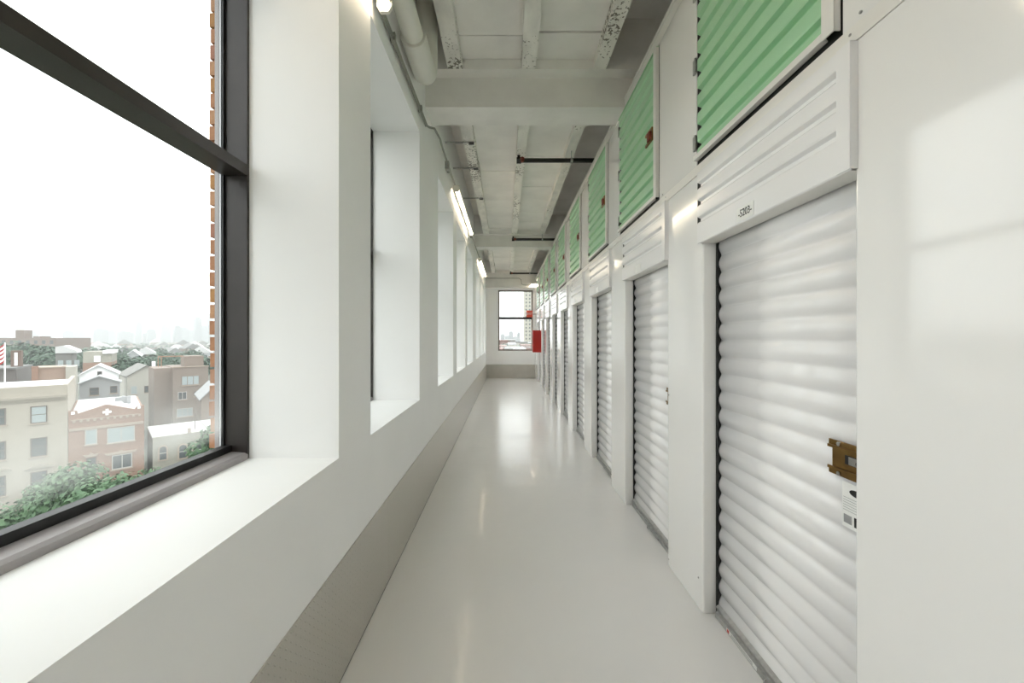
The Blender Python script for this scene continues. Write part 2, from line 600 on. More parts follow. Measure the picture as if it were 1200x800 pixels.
# ------------------------------------------------------------------ locker front (right wall)
Z_BAND0, Z_BAND1, Z_TOP = 2.566, 2.623, 3.90
wr_ = MB()
wr_.box(XR - .003, XR + .06, Y_NEAR, Y_END, Z_BAND0, Z_BAND1)
wr_.box(XR, XR + .06, Y_NEAR, Y_END, 3.79, Z_TOP - .025)
wall_right = wr_.build('wall_right', M_TRIM)
tag(wall_right, 'white steel locker front with flush panels between the doors', 'wall', kind='structure')
MB().box(XR - .006, XR + .08, Y_NEAR, Y_END, Z_TOP - .022, Z_TOP).build('top_trim', M_TRIM, wall_right)

def door_y(k):
    return DOOR_FAR0 - DOOR_W + PITCH * k, DOOR_FAR0 + PITCH * k
GREEN = [(1.359, 2.379), (2.972, 4.0), (4.44, 5.462), (6.03, 7.05), (7.56, 8.58), (9.06, 10.08), (10.57, 11.59),
         (12.08, 13.10), (13.58, 14.60)]
# lower panels
low = [(Y_NEAR, door_y(0)[0])] + [(door_y(k)[1], door_y(k + 1)[0]) for k in range(N_DOORS - 1)] + [(door_y(N_DOORS - 1)[1], Y_END)]
for a, b in low:
    MB().rbox(XR, XR + .075, a, b, 0.003, Z_BAND0 - .002, .012).build('pilaster_panel', M_STEEL, wall_right)
up = [(Y_NEAR, GREEN[0][0] - .006)] + [(GREEN[k][1] + .010, GREEN[k + 1][0] - .006) for k in range(N_DOORS - 1)] + [(GREEN[-1][1] + .004, Y_END)]
for a, b in up:
    MB().rbox(XR, XR + .06, a, b, Z_BAND1 + .002, 3.788, .005).build('upper_panel', M_STEEL, wall_right)
# small screws on the near panels
for (yy, zz) in ((1.318, 2.60), (1.28, 2.645), (2.84, 2.60), (2.90, 2.64), (2.79, .05), (2.36, .18), (2.79, 1.2)):
    MB().cyl((XR - .0045, yy, zz), (XR + .004, yy, zz), .005, 8).build('screw', M_GALV, wall_right)
# corrugated sheets; black boards added behind them paint the shade in their gaps
def sheet(prof, y0, y1, th=.0015):
    """corrugated sheet: prof is a list of (x, z) from bottom to top"""
    n = len(prof)
    v, fs = [], []
    for yy in (y0, y1):
        v += [(x, yy, z) for x, z in prof]
        v += [(x + th, yy, z) for x, z in prof]
    for i in range(n - 1):
        fs.append((i, i + 1, 2 * n + i + 1, 2 * n + i))
        fs.append((n + i, 3 * n + i, 3 * n + i + 1, n + i + 1))
        fs.append((i, n + i, n + i + 1, i + 1))
        fs.append((2 * n + i, 2 * n + i + 1, 3 * n + i + 1, 3 * n + i))
    m = MB().add(v, fs, False)
    return m
def rib_profile(z0, z1, pitch, depth, x0, flat=.62, rounded=True, phase=0.0):
    """crests toward the corridor (-x)"""
    pts = []
    n = int((z1 - z0) / pitch * 12)
    for i in range(n + 1):
        z = z0 + (z1 - z0) * i / n
        t = ((z - z0) / pitch + phase) % 1.0
        if rounded:
            c = (0.5 + 0.5 * math.cos(2 * math.pi * t))
            h = c ** 0.5
        else:
            d = abs(t - 0.5)                      # 0 at groove centre
            h = min(1.0, max(0.0, (d - .10) / .09))
            h = h * h * (3 - 2 * h)
        pts.append((x0 - depth * h, z))
    return pts

me_curtain = sheet(rib_profile(.075, 2.25, .0975, .016, .096), .012, DOOR_W - .024).mesh('curtain', M_CURT)
for p in me_curtain.polygons:
    p.use_smooth = True
hp = [(-.020, 2.145), (-.024, 2.150), (-.024, 2.235)] + [(x, z) for x, z in rib_profile(2.235, 2.545, .1, .021, -.003, rounded=False)][1:] + [(-.024, 2.560)]
me_header = sheet(hp, -.012, DOOR_W + .018).mesh('header_panel', M_CURT)
g_rail = MB().box(.058, .10, .0, .012, 0.003, 2.2)
g_rail.box(.076, .105, DOOR_W - .03, DOOR_W - .0005, 0.003, 2.2)
UNIT_NUMBERS = {0: '5203'}

def make_roll_door(k):
    ya, yb = door_y(k)
    if k == 0:
        lab = 'white corrugated roll-up locker door with number plate 5203'
    else:
        lab = 'white corrugated roll-up locker door, %s past the 5203 door' % ['', 'first', 'second', 'third', 'fourth', 'fifth', 'sixth', 'seventh', 'eighth'][k]
    d = thing('roll_up_door', lab, 'door', (XR, ya, 0), group='white roll-up doors at floor level')
    link('curtain', me_curtain, d)
    link('header_panel', me_header, d)
    if k == 0:
        SH['soffit'] = MB().box(-.020, .075, 0.0, DOOR_W, 2.146, 2.152).mesh('header_return', M_TRIM)
        SH['roll'] = MB().cyl((.20, .02, 2.33), (.20, DOOR_W - .02, 2.33), .095, 20).mesh('curtain_roll', M_CURT)
        SH['guide_near'] = MB().box(.062, .108, .001, .012, 0.003, 2.146).mesh('guide', M_GALV)
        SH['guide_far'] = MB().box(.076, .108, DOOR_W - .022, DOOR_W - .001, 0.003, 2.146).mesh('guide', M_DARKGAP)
        SH['end_strip'] = MB().box(-.0025, -.0005, DOOR_W - .01, DOOR_W + .060, 2.24, 2.545).mesh('end_gap_shade', M_DARKGAP)  # black strip painting the shade at the header's open end
        SH['side_lip'] = MB().box(-.027, -.023, -.014, .040, 2.148, 2.562).box(-.027, -.0005, -.0145, -.0125, 2.148, 2.562).mesh('side_lip', M_CURT)
        bar = MB().prism([(.058, .0), (.118, .0), (.118, .072), (.088, .080), (.062, .062), (.070, .034), (.058, .030)], 'y', .014, DOOR_W - .026)
        SH['bar'] = bar.mesh('bottom_bar', M_GALV)
        SH['tread'] = MB().box(.040, .058, .30, .52, .022, .028).mesh('foot_tab', M_GALV)
        ring = MB().tube([(.054 + .020 * -math.sin(a), .50 + .028 * math.cos(a), .030 - .014 * math.sin(a)) for a in [i * math.pi / 8 for i in range(9)]], .0035, 6)
        SH['ring'] = ring.mesh('pull_ring', M_CHROME)
        SH['bar_label'] = MB().box(.0566, .0574, .60, .86, .006, .026).mesh('bar_label', M_STICK)
        SH['plate'] = MB().box(-.0262, -.0242, .490, .620, 2.156, 2.218).mesh('number_plate', M_STICK)
        # latch: bent brass plate with slide window and bolts
        lm = MB()
        lm.box(.066, .072, .02, .185, 1.205, 1.225)
        lm.box(.066, .072, .02, .185, 1.100, 1.120)
        lm.box(.071, .0745, .02, .175, 1.120, 1.205)
        lm.box(.060, .066, .02, .185, 1.118, 1.128)
        lm.box(.060, .066, .02, .185, 1.196, 1.206)
        SH['latch'] = lm.mesh('latch', M_BRASS)
        SH['latch_slot'] = MB().box(.069, .0712, .045, .118, 1.150, 1.182).mesh('latch_slot', M_INK)
        SH['latch_slide'] = MB().box(.066, .0695, .062, .100, 1.152, 1.180).mesh('slide', M_CHROME)
        bl = MB()
        SH['bolt'] = MB().cyl((.058, 0, 0), (.067, 0, 0), .008, 10).mesh('bolt', M_CHROME)
        SH['lock'] = MB().cyl((.055, .045, 1.166), (.070, .045, 1.166), .014, 14).mesh('lock_cylinder', M_INK)
        SH['sticker'] = MB().box(.074, .0755, .018, .135, .925, 1.085).mesh('sticker', M_STICK)
        SH['oval'] = MB().prism([(.075 + .030 * math.cos(i * math.pi / 8), 1.055 + .012 * math.sin(i * math.pi / 8)) for i in range(16)], 'x', .0732, .0739).mesh('oval_logo', M_INK)
        SH['black'] = MB().box(.0732, .0739, .022, .085, .938, .972).mesh('black_box', M_INK)
        SH['line'] = MB().box(.0733, .0739, .022, .130, 0, .0015).mesh('text_line', mat('grey_ink', (150, 150, 150), .6))
        SH['num'] = None
    link('header_return', SH['soffit'], d)
    link('curtain_roll', SH['roll'], d)
    link('guide', SH['guide_near'], d)
    link('guide', SH['guide_far'], d)
    link('end_gap_shade', SH['end_strip'], d)
    link('side_lip', SH['side_lip'], d)
    bar = link('bottom_bar', SH['bar'], d)
    link('pull_ring', SH['ring'], bar)
    link('foot_tab', SH['tread'], bar)
    pl = link('number_plate', SH['plate'], d)
    lt = link('latch', SH['latch'], d)
    link('latch_slot', SH['latch_slot'], lt)
    link('slide', SH['latch_slide'], lt)
    link('lock_cylinder', SH['lock'], lt)
    for by, bz in ((.135, 1.216), (.135, 1.110), (.05, 1.216), (.05, 1.110)):
        link('bolt', SH['bolt'], lt, (0, by, bz))
    st = link('sticker', SH['sticker'], d)
    if k == 0:
        bl = link('bar_label', SH['bar_label'], bar)
        MB().box(.0560, .0567, .835, .855, .008, .024).build('label_mark', M_REDINK, bl)
        for q in range(3):
            MB().box(.0560, .0567, .63, .82, .010 + .005 * q, .0118 + .005 * q).build('label_text', MATS['grey_ink'], bl)
        lettering('-5203-', .050, M_INK, pl, (-.0266, .555, 2.188), ON_RIGHT_WALL).scale = (.80, 1, 1)
        link('oval_logo', SH['oval'], st)
        link('black_box', SH['black'], st)
        for q in range(6):
            link('text_line', SH['line'], st, (0, 0, .985 + .009 * q))
        MB().box(.0733, .0739, .095, .128, .940, .970).build('small_box', MATS['grey_ink'], st)
    return d
SH = {}
for k in range(N_DOORS):
    make_roll_door(k)

# upper green doors
me_green = sheet([(-.004, 2.672)] + rib_profile(2.672, 3.765, .1042, .024, .002, rounded=False)[1:], .03, .972).mesh('leaf', M_GREEN)
SHG = {
    'stile': MB().box(-.024, -.019, .0, .054, 2.648, 3.775).box(-.024, .0, .0, .004, 2.648, 3.775).mesh('stile', M_TRIM),
    'rail': MB().prism([(-.026, 2.648), (-.026, 2.676), (-.022, 2.678), (.0, 2.652), (.0, 2.648)], 'y', .054, 1.015).mesh('bottom_rail', M_TRIM),
    'top': MB().box(-.020, .002, .0, 1.015, 3.766, 3.775).mesh('top_rail', M_GREEN),
    'gap_shade': MB().box(.006, .009, .0, 1.028, 2.628, 3.785).mesh('cell_shadow_board', M_DARKGAP),  # black board standing in for the shade around the leaf
    'hinge': MB().cyl((-.012, 1.018, 0), (-.012, 1.018, .085), .007, 8).box(-.013, -.0005, 1.018, 1.05, 0, .085).mesh('hinge', M_GALV),
    'latch': MB().box(-.034, -.022, .06, .20, 3.185, 3.205).box(-.030, -.020, .06, .17, 3.120, 3.19).box(-.034, -.022, .06, .20, 3.105, 3.125).mesh('latch', M_BRASS),
    'lock': MB().rbox(-.050, -.030, .07, .125, 3.115, 3.175, .006).mesh('padlock', M_RUST),
}
ORD = ['', 'first', 'second', 'third', 'fourth', 'fifth', 'sixth', 'seventh', 'eighth']
for k, (ya, yb) in enumerate(GREEN):
    lab = 'green corrugated upper locker door above the 5203 door' if k == 0 else \
        'green corrugated upper locker door above the %s roll-up door past 5203' % ORD[k]
    d = thing('upper_locker_door', lab, 'door', (XR, ya, 0), group='green locker doors of the upper row')
    for nm, key in (('stile', 'stile'), ('bottom_rail', 'rail'), ('top_rail', 'top'), ('gap_shade_board', 'gap_shade')):
        link(nm, SHG[key], d)
    link('leaf', me_green, d)
    for hz in (2.72, 3.18, 3.62):
        link('hinge', SHG['hinge'], d, (0, 0, hz))
    if k:
        lt = link('latch', SHG['latch'], d)
        link('padlock', SHG['lock'], lt)

# ------------------------------------------------------------------ pipes, conduit and lamps under the ceiling
def strip_lamp(y0, y1, x, z, label):
    d = thing('strip_lamp', label, 'lamp', (x, y0, z), group='warm strip lamps along the window wall')
    L = y1 - y0
    h = .045
    MB().box(-.035, .035, 0.02, L - .02, .012, .05).build('housing', M_PVC, d)
    for a, b in ((.03, L / 2 - .012), (L / 2 + .012, L - .03)):
        MB().cyl((.0, a, -.008), (.0, b, -.008), .011, 12).build('tube', M_TUBE, d)
    for yy in (0.0, L - .022):
        MB().prism([(-.045, .05), (-.045, -.005), (-.025, -.04), (.025, -.04), (.045, -.005), (.045, .05)], 'y', yy, yy + .022).build('end_cap', M_CLEAR, d)
    for yy in (L * .2, L * .8):
        MB().box(-.070, .01, yy, yy + .03, .02, .04).build('bracket', M_GALV, d)
    return d
strip_lamp(-0.12, 2.32, XL + .072, 3.52, 'warm strip lamp mounted over the window nearest the thick white pipe')
strip_lamp(5.62, 8.06, XL + .072, 3.70, 'warm strip lamp between the two ceiling beams')
strip_lamp(10.75, 13.6, XL + .072, 3.70, 'warm strip lamp past the second ceiling beam')
strip_lamp(-3.6, -1.16 - 1.1, XL + .072, 3.52, 'warm strip lamp behind the viewpoint')

cd = thing('conduit', 'thin grey electrical conduit running along the top of the window wall', 'conduit', (XL, 2.3, 3.62))
xc = .02
MB().tube([(xc, .05, -.02), (xc, 1.4, -.0), (xc, 1.50, 0), (xc + .02, 1.53, .0), (xc + .06, 1.56, .005), (xc + .06, 1.9, .07), (xc + .04, 2.1, .12), (xc + .02, 2.35, .17), (xc + .02, 7.0, .17), (xc + .02, 12.9, .17)], .011, 8).build('pipe', M_COND, cd)
MB().tube([(xc, .05, -.05), (xc, 1.45, -.03)], .008, 8).build('pipe', M_COND, cd)
for yy, zz in ((.35, -.012), (1.2, -.002), (2.9, .17), (6.3, .17), (9.0, .17)):
    MB().box(0.002, .036, yy, yy + .03, zz - .03, zz + .025).build('clamp', M_COND, cd)
MB().box(0.002, .05, 2.75, 2.83, .12, .22).build('junction_box', M_GALV, cd)

pp = thing('drain_pipe', 'thick white painted drain pipe beside the first ceiling beam', 'pipe', (-.665, -1.6, 3.765))
MB().cyl((0, 0, 0), (0, 4.62, 0), .072, 24).build('pipe', M_PVC, pp)
MB().cyl((0, 4.45, 0), (0, 4.86, 0), .092, 24).build('coupling', M_PVC, pp)
pts = [(0, 4.82 + .12 * math.sin(a), .12 - .12 * math.cos(a)) for a in [i * math.pi / 16 for i in range(9)]] + [(0, 4.94, .75)]
MB().tube(pts, .090, 24).build('elbow', M_PVC, pp)

for yy in (5.06, 5.83, 7.09):
    d = thing('strut_channel', 'thin steel strut from the window wall to the flaking joist', 'strut', (XL, yy, 4.075), group='struts under the flaking joist')
    MB().box(0.0, .37, 0, .03, 0.0, .014).build('channel', M_GALV, d)
    MB().box(.30, .365, .0, .035, -.012, .0).build('clip', M_IRON, d)

for i, (yy, lab) in enumerate(((5.30, 'black iron sprinkler pipe in front of the flaking joists'),
                               (9.56, 'black iron sprinkler pipe below the second ceiling beam'),
                               (14.6, 'black iron sprinkler pipe near the far window'))):
    d = thing('sprinkler_pipe', lab, 'pipe', (0.17, yy, 3.955), group='black sprinkler pipes')
    MB().cyl((0, 0, 0), (2.4, 0, 0), .029, 14).build('pipe', M_IRON, d)
    MB().cyl((-.03, 0, 0), (.03, 0, 0), .04, 14).build('elbow', M_IRON, d)
    MB().cyl((0.0, 0, 0), (0, 0, .07), .02, 10).build('sprinkler_head', M_IRON, d)
    MB().cyl((.03, -.04, 0), (.06, -.04, 0), .024, 12).cyl((.045, -.05, 0), (.045, 0, 0), .03, 12).build('cap', M_RUST, d)
    MB().cyl((.70, 0, -.005), (.70, 0, .128), .005, 6).build('hanger_rod', M_GALV, d)
    MB().cyl((.685, 0, 0), (.715, 0, 0), .036, 12).build('hanger_clamp', M_GALV, d)

ec = thing('conduit', 'stepped grey conduit across the beam over the far window', 'conduit', (XL, 15.435, 3.9))
MB().tube([(.01, 0, 0), (1.28, 0, 0), (1.36, 0, -.06), (1.38, 0, -.22), (1.45, 0, -.26), (1.82, 0, -.26)], .010, 8).build('pipe', M_COND, ec)
lp = thing('wall_lamp', 'small bright lamp beside the locker front over the far window', 'lamp', (.98, 15.30, 3.60))
MB().box(-.02, .155, 0, .14, .05, .10).build('housing', M_PVC, lp)
MB().box(-.01, .15, .01, .13, .0, .05).build('diffuser', M_TUBE, lp)

# ------------------------------------------------------------------ red cabinet and exit sign
fc = thing('fire_cabinet', 'red metal cabinet projecting from the white locker front near the far window', 'cabinet', (XR, 12.93, 1.12))
MB().rbox(-.262, -.0, 0, .36, 0, .72, .012).build('body', M_REDP, fc)
MB().box(-.270, -.262, .015, .345, .015, .705).build('door', M_REDP, fc)
MB().box(-.280, -.270, .05, .065, .30, .42).build('handle', M_CHROME, fc)
ex = thing('exit_sign', 'small red exit sign projecting from the locker front before the far window', 'sign', (XR, 15.0, 2.37))
MB().box(-.14, .0, .01, .03, .10, .13).build('bracket', M_GALV, ex)
MB().box(-.37, -.14, 0, .04, 0, .25).build('panel', mat('exit_red', (232, 92, 70), .4), ex)
le = lettering('EXIT', .105, M_STICK, ex, (-.255, -.002, .125), (math.pi / 2, 0, 0))

# ------------------------------------------------------------------ the town outside
GZ = -16.0
def px_dir(px, py):
    return ((px - VX) / FPX, -(py - VY) / FPX)
class Front:
    """a vertical facade plane through the point seen at column px0 at depth y0, running along angle deg from +Y"""
    def __init__(self, px0, y0, deg):
        a = math.radians(deg)
        self.u = (math.sin(a), math.cos(a))
        self.n = (self.u[1], -self.u[0])
        self.p = ((px0 - VX) / FPX * y0, y0)
        self.rot = math.atan2(self.u[1], self.u[0])
    def sz(self, px, py):
        a, c = px_dir(px, py)
        Y = (self.p[0] * self.n[0] + self.p[1] * self.n[1]) / (a * self.n[0] + self.n[1])
        s = (a * Y - self.p[0]) * self.u[0] + (Y - self.p[1]) * self.u[1]
        return s, EYE + c * Y - GZ
    def s(self, px):
        return self.sz(px, VY)[0]
    def thing(self, name, label, cat, group=None):
        return thing(name, label, cat, (self.p[0], self.p[1], GZ), self.rot, group)

_mat = mat
def mat(name, rgb, *a, **k):
    if 'rgb2' in k and k['rgb2']:
        k['rgb2'] = tuple(v * TOWN for v in k['rgb2'])
    return _mat(name, tuple(v * TOWN for v in rgb), *a, **k)
TOWN = 0.72
M_ROOFW = mat('white_roof', (255, 255, 255), .6, vary=.06)
M_ROOFG = mat('grey_roof', (150, 150, 148), .7, vary=.15)
M_BEIGE = mat('beige_stucco', (222, 212, 196), .8, vary=.05, vary_scale=1)
M_CORN = mat('cornice_stone', (204, 194, 178), .8)
M_BRK = mat('red_brown_brick', (196, 158, 138), .85, vary=.14, vary_scale=3)
M_LIME = mat('limestone', (214, 196, 178), .8)
M_STONE = mat('grey_stone', (196, 192, 178), .85, vary=.12, vary_scale=2)
M_TAUPE = mat('taupe_brick', (176, 160, 148), .85, vary=.06, vary_scale=2)
M_PINK = mat('pale_pink_brick', (204, 176, 158), .85, vary=.08, vary_scale=2)
M_SIDEW = _mat('white_siding', (236, 238, 238), .7)
M_SIDEG = mat('grey_siding', (208, 210, 212), .7)
M_SIDEB = mat('beige_siding', (226, 222, 210), .7)
M_SLATE = mat('slate_roof', (158, 156, 150), .7, vary=.1)
M_WGL = mat('town_window_glass', (96, 104, 108), .1)
M_WPALE = mat('town_window_blind', (206, 220, 222), .3)
M_WFR = mat('town_window_frame', (122, 108, 98), .6)
M_WFW = mat('town_window_white_frame', (226, 224, 218), .6)
M_DARKB = mat('dark_brick', (150, 128, 116), .85, vary=.1)
M_REDR = mat('red_roof', (172, 128, 116), .8, vary=.1)
M_FAR = mat('pale_tower', (150, 154, 162), .8)
M_CREAM = mat('cream_tower', (232, 226, 208), .8)

def town_window(parent, fr, x0, y0, x1, y1, glass, frame, cross=True, mull=0, depth=.06):
    (s0, za), (s1, zb) = fr.sz(x0, y0), fr.sz(x1, y0)
    z1 = (za + zb) / 2
    z0 = z1 - (fr.sz((x0 + x1) / 2, y0)[1] - fr.sz((x0 + x1) / 2, y1)[1])
    t = .09
    m = MB()
    m.box(s0, s1, -depth, .05, z0, z0 + t).box(s0, s1, -depth, .05, z1 - t, z1)
    m.box(s0, s0 + t, -depth, .05, z0 + t, z1 - t).box(s1 - t, s1, -depth, .05, z0 + t, z1 - t)
    if cross:
        m.box(s0 + t, s1 - t, -depth + .02, .03, (z0 + z1) / 2 - .03, (z0 + z1) / 2 + .03)
    for q in range(mull):
        sm = s0 + (s1 - s0) * (q + 1) / (mull + 1)
        m.box(sm - .04, sm + .04, -depth + .01, .03, z0 + t, z1 - t)
    w = m.build('window', frame, parent)
    MB().box(s0 + t, s1 - t, -.02, .02, z0 + t, z1 - t).build('pane', glass, w)
    MB().box(s0 - .1, s1 + .1, -depth - .08, .02, z0 - .12, z0).build('window_sill', M_LIME, w)

# beige apartment house
FR = Front(40, 40, 45)
A = FR.thing('apartment_house', 'beige stucco apartment house with a cornice and dark window frames', 'building')
sa, sb = FR.s(-120), FR.s(79.5)
zt = FR.sz(40, 452.5)[1]
MB().box(sa, sb, 0, 14, 0, zt - .5).build('wall', M_BEIGE, A)
MB().box(sa, sb, 0, .35, zt - .5, zt).build('parapet', M_BEIGE, A)
MB().box(sb - .35, sb, .35, 14, zt - .5, zt).build('parapet', M_BEIGE, A)
MB().box(sa, sb - .35, .35, 14, zt - .5, zt - .42).build('roof', M_ROOFW, A)
zc1 = FR.sz(40, 466)[1]
MB().box(sa, sb - .1, -.28, .0, zc1 - .10, zc1 + .12).box(sa, sb - .1, -.14, 0, zc1 - .35, zc1 - .10).build('cornice', M_CORN, A)
for (x0, y0, x1, y1) in ((35.5, 475.5, 55.5, 495.5), (35.5, 512.5, 55.5, 534.5), (-20, 479, 7, 499), (-20, 518, 7, 540), (-22, 559, 7, 583), (35.5, 552, 55.5, 574)):
    town_window(A, FR, x0, y0, x1, y1, M_WPALE if (x0 > 0 and y0 < 500) else M_WGL, M_WFR)
for (x0, x1, yy) in ((28, 63, 548), (-22, 14, 553)):
    s0, s1 = FR.s(x0), FR.s(x1)
    zz = FR.sz((x0 + x1) / 2, yy)[1]
    MB().prism([(s0, zz), (s1, zz), ((s0 + s1) / 2, zz + .45)], 'y', -.2, 0).build('pediment', M_CORN, A)
# brick neighbour
FB = Front(40, 40, 45)
B = FB.thing('brick_house', 'red-brown brick house with a pointed parapet and white cross ornament', 'building')
s0, s1 = FB.s(80), FB.s(169)
def P(px, py):
    return FB.sz(px, py)
base = P(80, 482)[1]
outline = [(s0, 0), (s1, 0)] + [P(169, 474.5), P(161, 475.5), P(158, 479.3), P(127, 474.2), P(123, 474.4), P(91, 485), P(90, 481.5), (s0, base)]
MB().prism(outline, 'y', 0, .45).build('front_wall', M_BRK, B)
zr = P(91, 485)[1] - .15
MB().box(s0, s1, .45, 15, 0, zr).build('body', M_BRK, B)
MB().box(s0 + .2, s1 - .2, .45, 14.8, zr, zr + .08).build('roof', M_ROOFW, B)
zl = P(122, 499.5)[1]
MB().box(s0 + .05, s1 - .05, -.10, 0, zl - .14, zl + .14).build('string_course', M_LIME, B)
zd = P(122, 490.5)[1]
for q in range(11):
    sx = s0 + .3 + (s1 - s0 - .8) * q / 10
    MB().box(sx, sx + .22, -.08, 0, zd - .10, zd + .12).build('dentil', M_LIME, B)
MB().box(s0 + .2, s1 - .3, -.06, 0, zd + .12, zd + .2).build('moulding', M_LIME, B)
cs, cz = P(125.5, 482.5)
MB().box(cs - .12, cs + .12, -.05, 0, cz - .34, cz + .34).box(cs - .34, cs - .12, -.05, 0, cz - .12, cz + .12).box(cs + .12, cs + .34, -.05, 0, cz - .12, cz + .12).build('cross_ornament', M_SIDEW, B)
for px, py in ((85.5, 484), (163, 477)):
    cs, cz = P(px, py)
    MB().box(cs - .14, cs + .14, -.05, 0, cz - .14, cz + .14).build('ornament', M_SIDEW, B)
town_window(B, FB, 99.5, 503, 114, 520.5, M_WPALE, M_WFW, False)
town_window(B, FB, 125.5, 500, 158, 517.5, M_WPALE, M_WFW, False, 1)
town_window(B, FB, 101, 536, 113, 552, M_WGL, M_WFR, True)
town_window(B, FB, 131, 532, 155, 548.5, M_WGL, M_WFW, False, 1)
for (xa, xb, yy) in ((97, 116, 533.5), (122, 161, 530)):
    a_, b_ = FB.s(xa), FB.s(xb)
    zz = P((xa + xb) / 2, yy)[1]
    MB().prism([(a_, zz + .15), (a_ + .2, zz - .12), (b_ - .2, zz - .12), (b_, zz + .15), (b_ - .2, zz + .1), ((a_ + b_) / 2 + .2, zz + .12), ((a_ + b_) / 2, zz + .32), ((a_ + b_) / 2 - .2, zz + .12), (a_ + .2, zz + .1)], 'y', -.14, 0).build('hood_mould', M_LIME, B)
for px, py, w, h in ((140.5, 469.5, .9, .45), (147, 472, .35, .8), (151.5, 472.5, .3, .9), (144.5, 470.5, .25, .7)):
    a, c = px_dir(px, py)
    Yv = (zr + .08 + GZ - EYE) / c                     # the pixel's ray meets the roof here
    dx_, dy_ = a * Yv - FB.p[0], Yv - FB.p[1]
    sv, bv = dx_ * FB.u[0] + dy_ * FB.u[1], -(dx_ * FB.n[0] + dy_ * FB.n[1])
    MB().box(sv - w / 2, sv + w / 2, bv, bv + .5, zr + .08, zr + .08 + h).build('roof_vent', M_SIDEG, B)
# stone house
C = FB.thing('stone_house', 'grey stone house with arched windows and a white flat roof', 'building')
s0, s1 = FB.s(179), FB.s(262)
zr = P(205, 509.5)[1]
MB().box(s0, s1, 0, 9, 0, zr - .3).build('wall', M_STONE, C)
MB().box(s0, s1, 0, .3, zr - .3, zr).build('parapet', M_STONE, C)
MB().box(s0, s1, .3, 9, zr - .3, zr - .1).build('roof', M_ROOFW, C)
MB().box(s0 + 3.2, s0 + 3.5, -.08, .3, zr, zr + .6).build('finial', M_LIME, C)
for xa, xb, yt, yb in ((187, 195, 523, 538), (210, 218.5, 521, 536), (227, 236, 519, 534)):
    a_, b_ = FB.s(xa), FB.s(xb)
    z1, z0 = P((xa + xb) / 2, yt)[1], P((xa + xb) / 2, yb)[1]
    r = (b_ - a_) / 2
    def arch(r_, grow):
        return [(a_ - grow, z0 - grow), (b_ + grow, z0 - grow)] + [((a_ + b_) / 2 + r_ * math.cos(t), z1 - r + r_ * math.sin(t)) for t in [i * math.pi / 8 for i in range(9)]]
    w = MB().prism(arch(r + .16, .16), 'y', -.08, 0).build('window', M_LIME, C)
    MB().prism(arch(r, 0), 'y', -.11, -.08).build('pane', M_WGL, w)
    MB().box(a_, b_, -.14, -.11, (z0 + z1) / 2 - .04, (z0 + z1) / 2 + .04).build('glazing_bar', M_WFW, w)
MB().tube([(s0 + 4.2, 2.5, zr - .1), (s0 + 4.2, 2.5, zr + 2.0)], .04, 6).tube([(s0 + 3.2, 2.5, zr - .1), (s0 + 4.2, 2.5, zr + 1.7), (s0 + 5.4, 2.5, zr - .1)], .025, 6).build('roof_mast', M_WFR, C)

def gable_house(label, px0, px1, peak_px, peak_py, eave_py, Y, deg, wallm, roofm, wins, depth=10, group=None, extra=None, name='gabled_house'):
    fr = Front((px0 + px1) / 2, Y, deg)
    h = fr.thing(name, label, 'house', group)
    a, b = fr.s(px0), fr.s(px1)
    ze = fr.sz((px0 + px1) / 2, eave_py)[1]
    zp = fr.sz(peak_px, peak_py)[1]
    sp = fr.s(peak_px)
    MB().prism([(a, 0), (b, 0), (b, ze), (sp, zp), (a, ze)], 'y', 0, depth).build('wall', wallm, h)
    o = .25
    kl, kr = (zp - ze) / (sp - a), (zp - ze) / (b - sp)
    rf = MB().prism([(a - o, ze - o * kl), (sp, zp), (b + o, ze - o * kr), (b + o, ze - o * kr + .18), (sp, zp + .18), (a - o, ze - o * kl + .18)], 'y', -.3, depth + .2)
    rf.build('roof', roofm, h)
    for (x0, y0, x1, y1, g) in wins:
        town_window(h, fr, x0, y0, x1, y1, g, M_WFW if g is M_WPALE else M_WFR)
    if extra:
        extra(h, fr, a, b, ze, zp)
    return h
gable_house('white sided gabled house with a small attic window', 93, 138, 115, 428.5, 439, 68, 47, M_SIDEW, M_ROOFW,
            [(114, 435, 119.5, 439.5, M_WGL)], depth=7)
gable_house('low grey gabled wing in front of the white gabled house', 93, 140, 116, 441.5, 449, 63, 47, M_SIDEG, M_SIDEG,
            [(105, 454, 116, 463, M_WGL), (129, 452, 137.5, 460.5, M_WGL), (102, 472, 114, 482, M_WGL)], depth=3.5)
gable_house('beige sided gabled house with a chimney behind the brick house', 149, 191, 172, 428.5, 440, 76, 40, M_SIDEB, M_SLATE,
            [(153, 452, 161, 462, M_WPALE), (169, 452, 174, 460, M_WGL), (180, 441, 183, 445, M_WGL)],
            extra=lambda h, fr, a, b, ze, zp: MB().box(b - 1.3, b - .8, 2, 2.5, ze, zp + .7).build('chimney', M_SIDEW, h))
